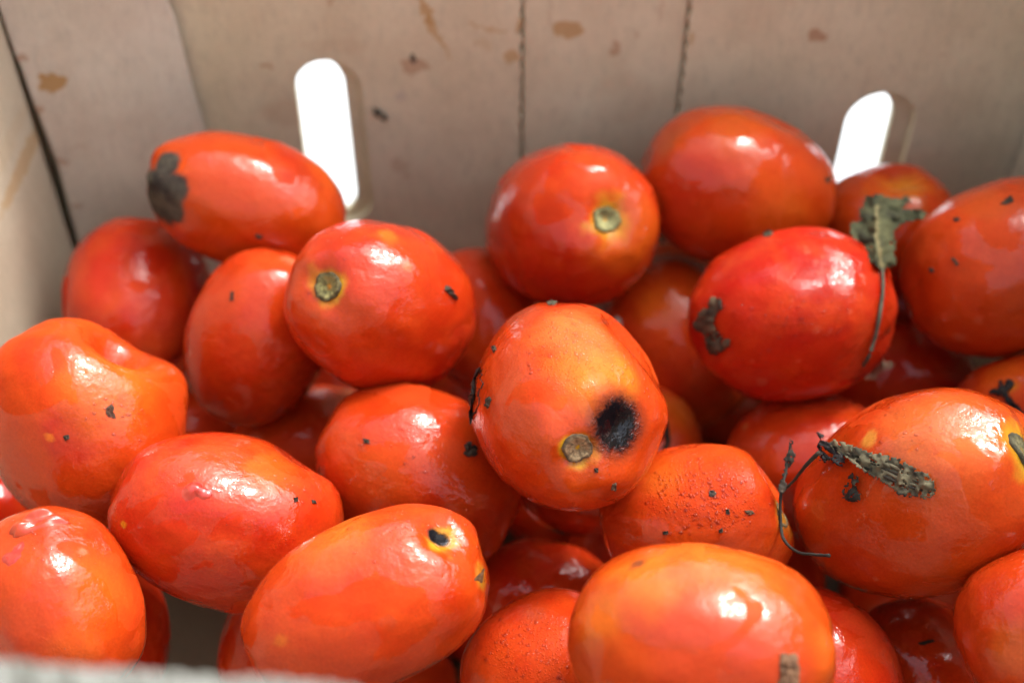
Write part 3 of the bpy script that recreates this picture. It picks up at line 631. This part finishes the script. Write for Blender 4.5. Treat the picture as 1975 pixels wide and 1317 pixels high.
def tube(name, pts, rads, col, parent=None, seg=7):
    P = np.array(pts, float); Q = []; Rr = []
    for i in range(len(P) - 1):
        for k in range(5):
            s = k / 5; p_1 = P[max(i - 1, 0)]; p_2 = P[min(i + 2, len(P) - 1)]; a, b = P[i], P[i + 1]
            Q.append(.5 * (2 * a + (b - p_1) * s + (2 * p_1 - 5 * a + 4 * b - p_2) * s * s + (3 * a - p_1 - 3 * b + p_2) * s ** 3)); Rr.append(rads[i] * (1 - s) + rads[i + 1] * s)
    Q.append(P[-1]); Rr.append(rads[-1]); Q = np.array(Q); o0 = Q.mean(0); v, f, cc = [], [], []; rn = np.random.RandomState(len(Q))
    for i, q in enumerate(Q):
        d = Q[min(i + 1, len(Q) - 1)] - Q[max(i - 1, 0)]; d /= np.linalg.norm(d); e1 = np.cross(d, [.31, .5, .8]); e1 /= np.linalg.norm(e1); e2 = np.cross(d, e1)
        for k in range(seg):
            a = 2 * math.pi * k / seg; r = Rr[i] * (1 + .25 * (rn.rand() - .5)); v.append(q + (e1 * math.cos(a) + e2 * math.sin(a)) * r - o0); cc.append(np.array(col) * (.7 + .6 * rn.rand()))
    for i in range(len(Q) - 1):
        for k in range(seg): f.append((i * seg + k, i * seg + (k + 1) % seg, (i + 1) * seg + (k + 1) % seg, (i + 1) * seg + k))
    f.append(tuple(range(seg))); f.append(tuple((len(Q) - 1) * seg + k for k in range(seg)))
    me = fixn(mesh(name, v, f)); attr(me, 'tint', np.array(cc), 'FLOAT_COLOR'); ob = link(name, me, M_LEAF)
    if parent is not None: ob.parent = parent; ob.location = o0 - np.array(parent.location)
    else: ob.location = o0
    return ob
def lay(pts, lift, dep=None):
    out = []; last = dep
    for (u, v) in pts:
        h = hit(u, v)
        if h is None or (last is not None and abs((h[0] - EYE) @ CF - last) > .012): out.append(at_depth(u, v, last or .4))
        else: last = (h[0] - EYE) @ CF; out.append(h[0] + h[1] * lift)
    return out
OLV, OLD = (.085, .088, .042), (.030, .030, .017)
# big dried leaf with its stalk, standing over the deep red tomato
root = bpy.data.objects.new('dried_leaf', None); COL.objects.link(root); h0 = hit(1690, 500); root.location = h0[0]; tag(root, 'largest dried leaf, olive and curled, standing on its stalk by the deep red tomato', 'leaf')
dz = (h0[0] - EYE) @ CF
dep = lambda u, v: dz - .004 + max(0, (505 - v)) * .00016 + .006 * abs(math.sin((u - 1690) * .035)) 
leaf_sheet('leaf_blade', [(1672, 378), (1700, 374), (1722, 384), (1752, 378), (1757, 388), (1738, 402), (1762, 402), (1790, 408), (1780, 424), (1752, 428), (1735, 436), (1722, 452), (1730, 470), (1724, 492), (1731, 508), (1714, 517), (1700, 522), (1682, 508), (1658, 492), (1650, 470), (1640, 452), (1642, 432), (1660, 425), (1655, 404), (1664, 392)], 4.2, dep, .0026, .0003, OLV, OLD, 21, root, [(1692, 400), (1690, 450), (1702, 520)], .001, None, .55)
s0 = at_depth(1702, 518, dz - .004)
tube('leaf_stalk', [s0] + lay([(1697, 560), (1690, 610), (1680, 655), (1664, 695)], .0012, dz) + [at_depth(1640, 728, .418), at_depth(1612, 752, .424)], [.0005, .00055, .0006, .0006, .0006, .0005, .0004], (.085, .085, .06), root)
# leaf bit stuck on the left end of the deep red tomato
o = leaf_sheet('leaf_scrap', [(1376, 574), (1394, 578), (1394, 598), (1384, 604), (1378, 622), (1386, 640), (1392, 650), (1408, 655), (1411, 664), (1400, 672), (1384, 684), (1374, 682), (1364, 664), (1362, 646), (1344, 634), (1341, 622), (1352, 612), (1354, 600), (1368, 594)], 3.6, None, .0011, .0003, (.10, .07, .04), (.03, .023, .017), 22)
tag(o, 'brown leaf scrap stuck flat on the end of the deep red wrinkled tomato', 'leaf')
# long withered leaf on the big orange tomato
root = bpy.data.objects.new('withered_leaf', None); COL.objects.link(root); root.location = hit(1720, 915)[0]; tag(root, 'long grey brown withered leaf crumpled across the large orange tomato', 'leaf')
leaf_sheet('leaf_blade', [(1606, 856), (1630, 858), (1660, 866), (1690, 876), (1716, 880), (1742, 888), (1768, 904), (1790, 914), (1804, 926), (1808, 942), (1800, 956), (1786, 962), (1772, 954), (1756, 958), (1738, 950), (1716, 936), (1694, 922), (1672, 912), (1650, 898), (1630, 880), (1612, 870)], 3.0, None, .0013, .00012, (.145, .128, .075), (.018, .019, .016), 23, root, None, .0008, None, .21)
for k, (dv, cl) in enumerate(((-9, (.12, .105, .065)), (-2, (.035, .032, .022)), (5, (.15, .135, .085)), (11, (.045, .04, .03)))):
    tube('leaf_fibre', lay([(1612 + 8 * k, 866 + dv * .5), (1655, 880 + dv), (1700, 900 + dv * 1.3 + 3 * math.sin(k * 2)), (1748, 922 + dv * 1.2), (1792 + 4 * k, 940 + dv)], .0009), [.0002, .0005, .0006, .0005, .0002], cl, root, 6)
leaf_sheet('leaf_bit', [(1574, 884), (1584, 872), (1594, 856), (1602, 852), (1606, 862), (1622, 866), (1632, 878), (1640, 892), (1636, 904), (1624, 898), (1616, 890), (1600, 896), (1586, 888)], 3.0, None, .0026, .0003, (.035, .03, .028), (.014, .013, .013), 62, root, None, .0012)
leaf_sheet('leaf_bit', [(1648, 912), (1660, 916), (1662, 930), (1656, 944), (1668, 954), (1664, 964), (1650, 966), (1636, 962), (1630, 948), (1638, 936), (1642, 922)], 3.0, None, .0016, .0003, (.07, .06, .04), (.02, .02, .017), 63, root, None, .0004, None, .10)
# thin twig with torn leaf bits
root = bpy.data.objects.new('twig', None); COL.objects.link(root); root.location = at_depth(1508, 960, .352); tag(root, 'thin dark twig with shrivelled leaf bits between the dewy tomato and the large orange one', 'twig')
dt = .352
tube('stem', [at_depth(1600, 1071, dt - .018), at_depth(1568, 1069, dt - .014), at_depth(1538, 1064, dt - .010), at_depth(1513, 1042, dt - .004), at_depth(1506, 1010, dt), at_depth(1506, 950, dt), at_depth(1515, 912, dt + .002), at_depth(1524, 862, dt + .004)], [.0005, .0004, .0004, .00045, .00045, .00045, .0004, .0003], (.035, .032, .026), root)
tube('side_stem', [at_depth(1508, 948, dt)] + [at_depth(1530, 928, dt - .004), at_depth(1552, 900, dt - .012), at_depth(1580, 872, dt - .016)] , [.0004, .0004, .0005, .0006], (.04, .032, .022), root)
leaf_sheet('leaf_bit', [(1523, 846), (1530, 850), (1526, 862), (1535, 876), (1530, 892), (1522, 905), (1514, 925), (1508, 930), (1506, 918), (1514, 900), (1512, 884), (1520, 872)], 2.6, lambda u, v: dt + .003, .0010, .00025, (.045, .04, .03), (.02, .02, .016), 24, root)
leaf_sheet('leaf_bit', [(1504, 925), (1516, 928), (1518, 942), (1508, 956), (1502, 945)], 2.6, lambda u, v: dt - .001, .0010, .00025, (.07, .055, .04), (.03, .025, .02), 25, root)
# curled pale scrap in the dark hollow, black withered stem, scrap by the rot tomato and the rest
pc = .425
o = leaf_sheet('leaf_scrap', [(1650, 712), (1668, 716), (1680, 722), (1686, 702), (1700, 694), (1724, 700), (1722, 708), (1704, 714), (1694, 722), (1688, 734), (1672, 732), (1662, 722)], 3.2, lambda u, v: pc + .004 * math.sin(u * .08), .0016, .0003, (.42, .32, .22), (.22, .16, .10), 26)
tag(o, 'curled pale tan leaf scrap in the dark hollow below the deep red tomato', 'leaf')
o = leaf_sheet('withered_calyx', [(1908, 758), (1930, 748), (1928, 738), (1954, 734), (1956, 744), (1944, 756), (1958, 778), (1975, 792), (1978, 806), (1960, 800), (1946, 786), (1936, 766), (1920, 762)], 3.0, None, .0016, .0008, (.030, .026, .022), (.014, .013, .012), 27)
tag(o, 'black withered calyx scrap on the orange tomato at the right edge', 'leaf')
def scrap(poly, c0, c1, label, seed, crumple=.00032, depth=None, step=2.6, thick=.0004):
    """A small torn chip: irregular outline, uneven top, resting on the heap."""
    rn = np.random.RandomState(seed); n0 = len(poly); out = []
    size = max(max(p[0] for p in poly) - min(p[0] for p in poly), max(p[1] for p in poly) - min(p[1] for p in poly))
    for i in range(n0):
        (x0, y0), (x1, y1) = poly[i], poly[(i + 1) % n0]; m = 2 if size < 20 else 3
        for k in range(m): t = k / m; j = size * .055; out.append((x0 + (x1 - x0) * t + rn.uniform(-j, j), y0 + (y1 - y0) * t + rn.uniform(-j, j)))
    cx, cy = sum(p[0] for p in out) / len(out), sum(p[1] for p in out) / len(out); n = len(out); top, low, cc = [], [], []; last = None
    def pos(u, v):
        nonlocal last
        h = hit(u, v)
        if h is None or (last is not None and abs((h[0] - EYE) @ CF - last) > .007): return at_depth(u, v, last or .4), -ray(u, v) / np.linalg.norm(ray(u, v))
        last = (h[0] - EYE) @ CF; return h[0], h[1]
    P0, N0 = pos(cx, cy)
    for s_, l_ in ((1.0, .35), (.62, 1.0), (.25, .8)):
        for (u, v) in out:
            p, nn = pos(cx + (u - cx) * s_, cy + (v - cy) * s_); z = crumple * l_ * rn.uniform(.2, 1.7); top.append(p + nn * (.00012 + z)); low.append(p - nn * .0002); m = rn.rand(); cc.append(np.array(c0) * (1 - m) + np.array(c1) * m)
    low = low[:n]; o0 = P0; V_ = np.array(top + [P0 + N0 * (.00015 + crumple * .6)] + low) - o0; k0 = 3 * n; f = []
    for r in range(2):
        for k in range(n): k2 = (k + 1) % n; f.append((r * n + k, r * n + k2, (r + 1) * n + k2, (r + 1) * n + k))
    for k in range(n): k2 = (k + 1) % n; f.append((2 * n + k, 2 * n + k2, k0)); f.append((k0 + 1 + k, k0 + 1 + k2, k2, k))
    f.append(tuple(k0 + 1 + k for k in range(n)))
    me = fixn(mesh('leaf_crumb', V_, f, False)); attr(me, 'tint', np.array(cc + [np.array(c0)] + cc[:n]), 'FLOAT_COLOR'); o = link('leaf_crumb', me, M_LEAF); o.location = o0
    tag(o, label, 'crumb', 'dirt and leaf crumbs stuck on the tomatoes'); return o
BK, BK2 = (.062, .045, .03), (.018, .014, .011)
d12 = lambda u, v: .383
scrap([(895, 856), (904, 853), (908, 860), (920, 862), (920, 878), (905, 882), (894, 876), (898, 868)], BK, (.016, .015, .014), 'dark scrap poking out beside the left side of the black rot tomato', 31, .001, None)
scrap([(922, 708), (930, 712), (931, 740), (922, 762), (918, 790), (912, 820), (908, 800), (909, 770), (910, 740)], (.05, .04, .035), BK2, 'long black strip along the left side of the black rot tomato', 32, .0008, None)
scrap([(940, 768), (946, 764), (947, 776), (941, 788), (936, 784), (936, 772)], BK, BK2, 'black crumb next to the long black strip', 33)
scrap([(948, 668), (956, 666), (957, 676), (951, 680)], BK, BK2, 'small black crumb high on the left of the black rot tomato', 34)
scrap([(1054, 584), (1064, 578), (1074, 582), (1070, 588), (1058, 590)], (.06, .065, .04), BK, 'greenish crumb on the very top of the black rot tomato', 35)
scrap([(1184, 612), (1192, 610), (1200, 622), (1200, 632), (1192, 626)], (.42, .42, .36), (.25, .25, .2), 'pale grey scrap on the upper right shoulder of the black rot tomato', 36)
scrap([(1180, 934), (1188, 930), (1189, 940), (1186, 946), (1178, 944)], (.10, .06, .035), BK, 'brown star shaped crumb under the black rot spot', 37)
scrap([(1146, 902), (1154, 902), (1154, 911), (1147, 911)], BK, BK2, 'tiny black crumb right below the tan stem scar', 38)
scrap([(1284, 812), (1289, 812), (1289, 850), (1282, 886), (1276, 896), (1278, 870), (1284, 845)], (.05, .03, .02), BK2, 'thin dark strip down the right side of the black rot tomato', 39, .0004)
scrap([(1368, 947), (1376, 945), (1382, 951), (1376, 958), (1367, 956)], (.07, .06, .055), BK, 'round grey crumb amid the dew of the pinched tomato', 40)
scrap([(1436, 985), (1452, 984), (1455, 990), (1446, 994), (1438, 990)], (.12, .06, .03), BK, 'brown crumb near the stem end of the dewy tomato', 41)
scrap([(1400, 982), (1407, 981), (1408, 991), (1400, 991)], BK, BK2, 'black crumb in the middle of the dewy tomato', 42)
scrap([(1278, 1025), (1289, 1023), (1289, 1030), (1279, 1031)], BK, BK2, 'black crumb low on the left side of the dewy tomato', 43)
scrap([(1386, 1022), (1393, 1017), (1395, 1025), (1388, 1028)], BK, BK2, 'black crumb low in the centre of the dewy tomato', 44)
scrap([(857, 552), (864, 552), (866, 560), (874, 566), (882, 577), (878, 580), (868, 570), (858, 562)], (.06, .05, .04), BK, 'dark squiggly crumb on the right of the glossy tomato with the ragged scar', 45, .0009, None, 2.2)
scrap([(444, 562), (452, 562), (450, 580), (443, 581)], BK, BK2, 'dark upright crumb on the tomato left of the ragged scar one', 46)
scrap([(205, 786), (212, 780), (220, 784), (218, 796), (222, 806), (212, 804), (204, 798)], (.08, .03, .02), BK, 'reddish brown crumb beside the highlight of the lumpy tomato', 47)
scrap([(122, 840), (132, 838), (134, 846), (126, 850)], BK, BK2, 'black dot on the bruise of the lumpy tomato', 48)
scrap([(566, 960), (574, 958), (574, 967), (567, 968)], BK, BK2, 'black crumb near the highlight of the tomato oozing pink flesh', 49)
scrap([(600, 964), (608, 965), (610, 972), (602, 970)], (.05, .055, .04), BK, 'grey green crumb at the right end of the tomato oozing pink flesh', 50)
scrap([(1928, 396), (1940, 384), (1950, 378), (1956, 388), (1944, 394)], BK, BK2, 'black angular crumb on the top of the dull orange tomato at the right edge', 51)
scrap([(1790, 518), (1800, 516), (1802, 524), (1795, 527)], BK, BK2, 'black crumb on the left part of the dull orange right hand tomato', 52)
scrap([(1834, 498), (1840, 497), (1850, 510), (1846, 514)], (.08, .06, .035), BK, 'olive sliver crumb in the middle of the dull orange right hand tomato', 53)
scrap([(1838, 422), (1850, 419), (1852, 426), (1841, 428)], BK, BK2, 'small dark crumb below the highlight of the dull orange right hand tomato', 54)
scrap([(1470, 450), (1482, 443), (1492, 448), (1486, 455), (1474, 457)], (.07, .06, .035), BK, 'olive crumb in the crease between the deep red and the highest tomato', 55)
scrap([(1500, 1262), (1534, 1258), (1540, 1290), (1536, 1326), (1494, 1326), (1504, 1290)], (.20, .11, .06), (.10, .055, .035), 'blurred brown leaf patch low on the nearest orange tomato', 56, .0006, None, 4)
scrap([(1772, 1240), (1786, 1234), (1800, 1232), (1802, 1238), (1788, 1242), (1776, 1245)], BK, BK2, 'thin dark crumb on the shadowed tomato at the bottom', 57)
scrap([(700, 846), (712, 848), (713, 855), (703, 855)], BK, BK2, 'dark crumb on the tomato under the black rot one', 58)
scrap([(492, 452), (506, 454), (506, 461), (494, 460)], (.06, .03, .02), BK, 'dark crumb on the underside of the mouldy tipped tomato', 59)
scrap([(1592, 342), (1600, 342), (1600, 352), (1593, 352)], (.08, .04, .02), BK, 'brown crumb at the right end of the smooth highest tomato', 60)
# seed-like crumb on the far wall
pw = on_y(735, 222, YF - .001); pp = lambda u, v: (on_y(u, v, YF) - EYE) @ CF - .0006
o = leaf_sheet('leaf_crumb', [(718, 208), (728, 211), (744, 220), (749, 230), (740, 233), (724, 224)], 3.2, pp, .0006, .0005, (.05, .045, .035), (.02, .018, .015), 61); tag(o, 'dark sliver stuck to the far cardboard wall beside the fully visible slot', 'crumb')
# fine specks nobody could count
v, f, cc = [], [], []; rs = random.Random(11)
zones = [('T12', 130, 908, 1292, 590, 985), ('T21', 60, 1160, 1500, 865, 1060), ('T7', 26, 10, 340, 640, 1000), ('T15', 60, 1335, 1720, 450, 770), ('T8', 26, 230, 640, 840, 1170), ('T10', 14, 480, 950, 990, 1310), ('T4', 16, 560, 915, 440, 750), ('T17', 22, 1760, 1970, 370, 680), ('T20', 16, 1540, 1970, 760, 1150), ('T9', 10, 10, 260, 1000, 1260), ('T25', 24, 920, 1120, 1150, 1310), ('T11', 14, 640, 990, 740, 1070), ('T6', 12, 1250, 1600, 220, 500), ('T3', 10, 370, 560, 500, 800), ('T27', 8, 1710, 1870, 1180, 1310)]
for key, n, u0, u1, v0, v1 in zones:
    for _ in range(n):
        u, w_ = rs.uniform(u0, u1), rs.uniform(v0, v1); h = hit(u, w_)
        if h is None or h[2] != key: continue
        p, nn, _k = h; e1 = np.cross(nn, [rs.uniform(-1, 1), rs.uniform(-1, 1), rs.uniform(-1, 1)]); e1 /= np.linalg.norm(e1); e2 = np.cross(nn, e1); r = rs.choice([.00008, .0001, .00014, .0002]); b0 = len(v)
        for k in range(6): a = k * 1.047; q = rs.uniform(.5, 1.3) * r; v.append(p + e1 * math.cos(a) * q * 1.4 + e2 * math.sin(a) * q - nn * .0001)
        v.append(p + nn * r * .7); f += [(b0 + k, b0 + (k + 1) % 6, b0 + 6) for k in range(6)]; col = rs.choice([(.03, .025, .02), (.05, .03, .02), (.12, .05, .02)]); cc += [col] * 7
me = fixn(mesh('dirt_specks', v, f, False)); attr(me, 'tint', np.array(cc), 'FLOAT_COLOR'); o = link('dirt_specks', me, M_LEAF); o['kind'] = 'stuff'

# beads of water standing on the skins, too many and too small to count
def mat_water():
    m = bpy.data.materials.new('water_bead'); m.use_nodes = True; t = m.node_tree; t.nodes.clear()
    o = t.nodes.new('ShaderNodeOutputMaterial'); x = t.nodes.new('ShaderNodeMixShader'); fr_ = t.nodes.new('ShaderNodeFresnel'); fr_.inputs[0].default_value = 1.36
    tr_ = t.nodes.new('ShaderNodeBsdfTransparent'); gl = t.nodes.new('ShaderNodeBsdfGlossy'); gl.inputs['Roughness'].default_value = .04
    t.links.new(fr_.outputs[0], x.inputs[0]); t.links.new(tr_.outputs[0], x.inputs[1]); t.links.new(gl.outputs[0], x.inputs[2]); t.links.new(x.outputs[0], o.inputs[0]); return m
v, f = [], []; rs = random.Random(23)
wet_zones = [('T12', 520, 1125, 645, 95, 55), ('T12', 60, 1230, 730, 50, 60), ('T21', 420, 1360, 920, 75, 55), ('T21', 160, 1380, 985, 90, 45), ('T15', 170, 1530, 620, 120, 40), ('T15', 60, 1430, 700, 80, 50), ('T25', 240, 1020, 1240, 90, 70),
             ('T20', 120, 1750, 800, 120, 50), ('T10', 130, 800, 1030, 110, 45), ('T8', 110, 520, 920, 110, 55), ('T7', 80, 230, 780, 90, 70), ('T4', 70, 730, 490, 100, 50), ('T9', 70, 110, 1050, 90, 60), ('T17', 70, 1880, 580, 80, 50), ('T11', 50, 830, 850, 110, 60)]
for key, n, cu, cv, ru, rv in wet_zones:
    for _ in range(n):
        u, w_ = rs.gauss(cu, ru * .6), rs.gauss(cv, rv * .6); h = hit(u, w_)
        if h is None or h[2] != key: continue
        p, nn, _k = h; r = rs.choice([.00016, .0002, .0002, .00026, .00034, .0005]); e1 = np.cross(nn, [.3, .5, .8]); e1 /= np.linalg.norm(e1); e2 = np.cross(nn, e1); b0 = len(v); sx = rs.uniform(.8, 1.4)
        for ring, (rr_, hh) in enumerate(((1.0, -.05), (.80, .20), (.45, .34))):
            for k in range(8): a = k * .7854; v.append(p + (e1 * math.cos(a) * sx + e2 * math.sin(a)) * r * rr_ + nn * r * hh)
        v.append(p + nn * r * .40)
        for ring in range(2):
            for k in range(8): k2 = (k + 1) % 8; f.append((b0 + ring * 8 + k, b0 + ring * 8 + k2, b0 + ring * 8 + 8 + k2, b0 + ring * 8 + 8 + k))
        f += [(b0 + 16 + k, b0 + 16 + (k + 1) % 8, b0 + 24) for k in range(8)]
o = link('water_beads', mesh('water_beads', v, f), mat_water()); o['kind'] = 'stuff'
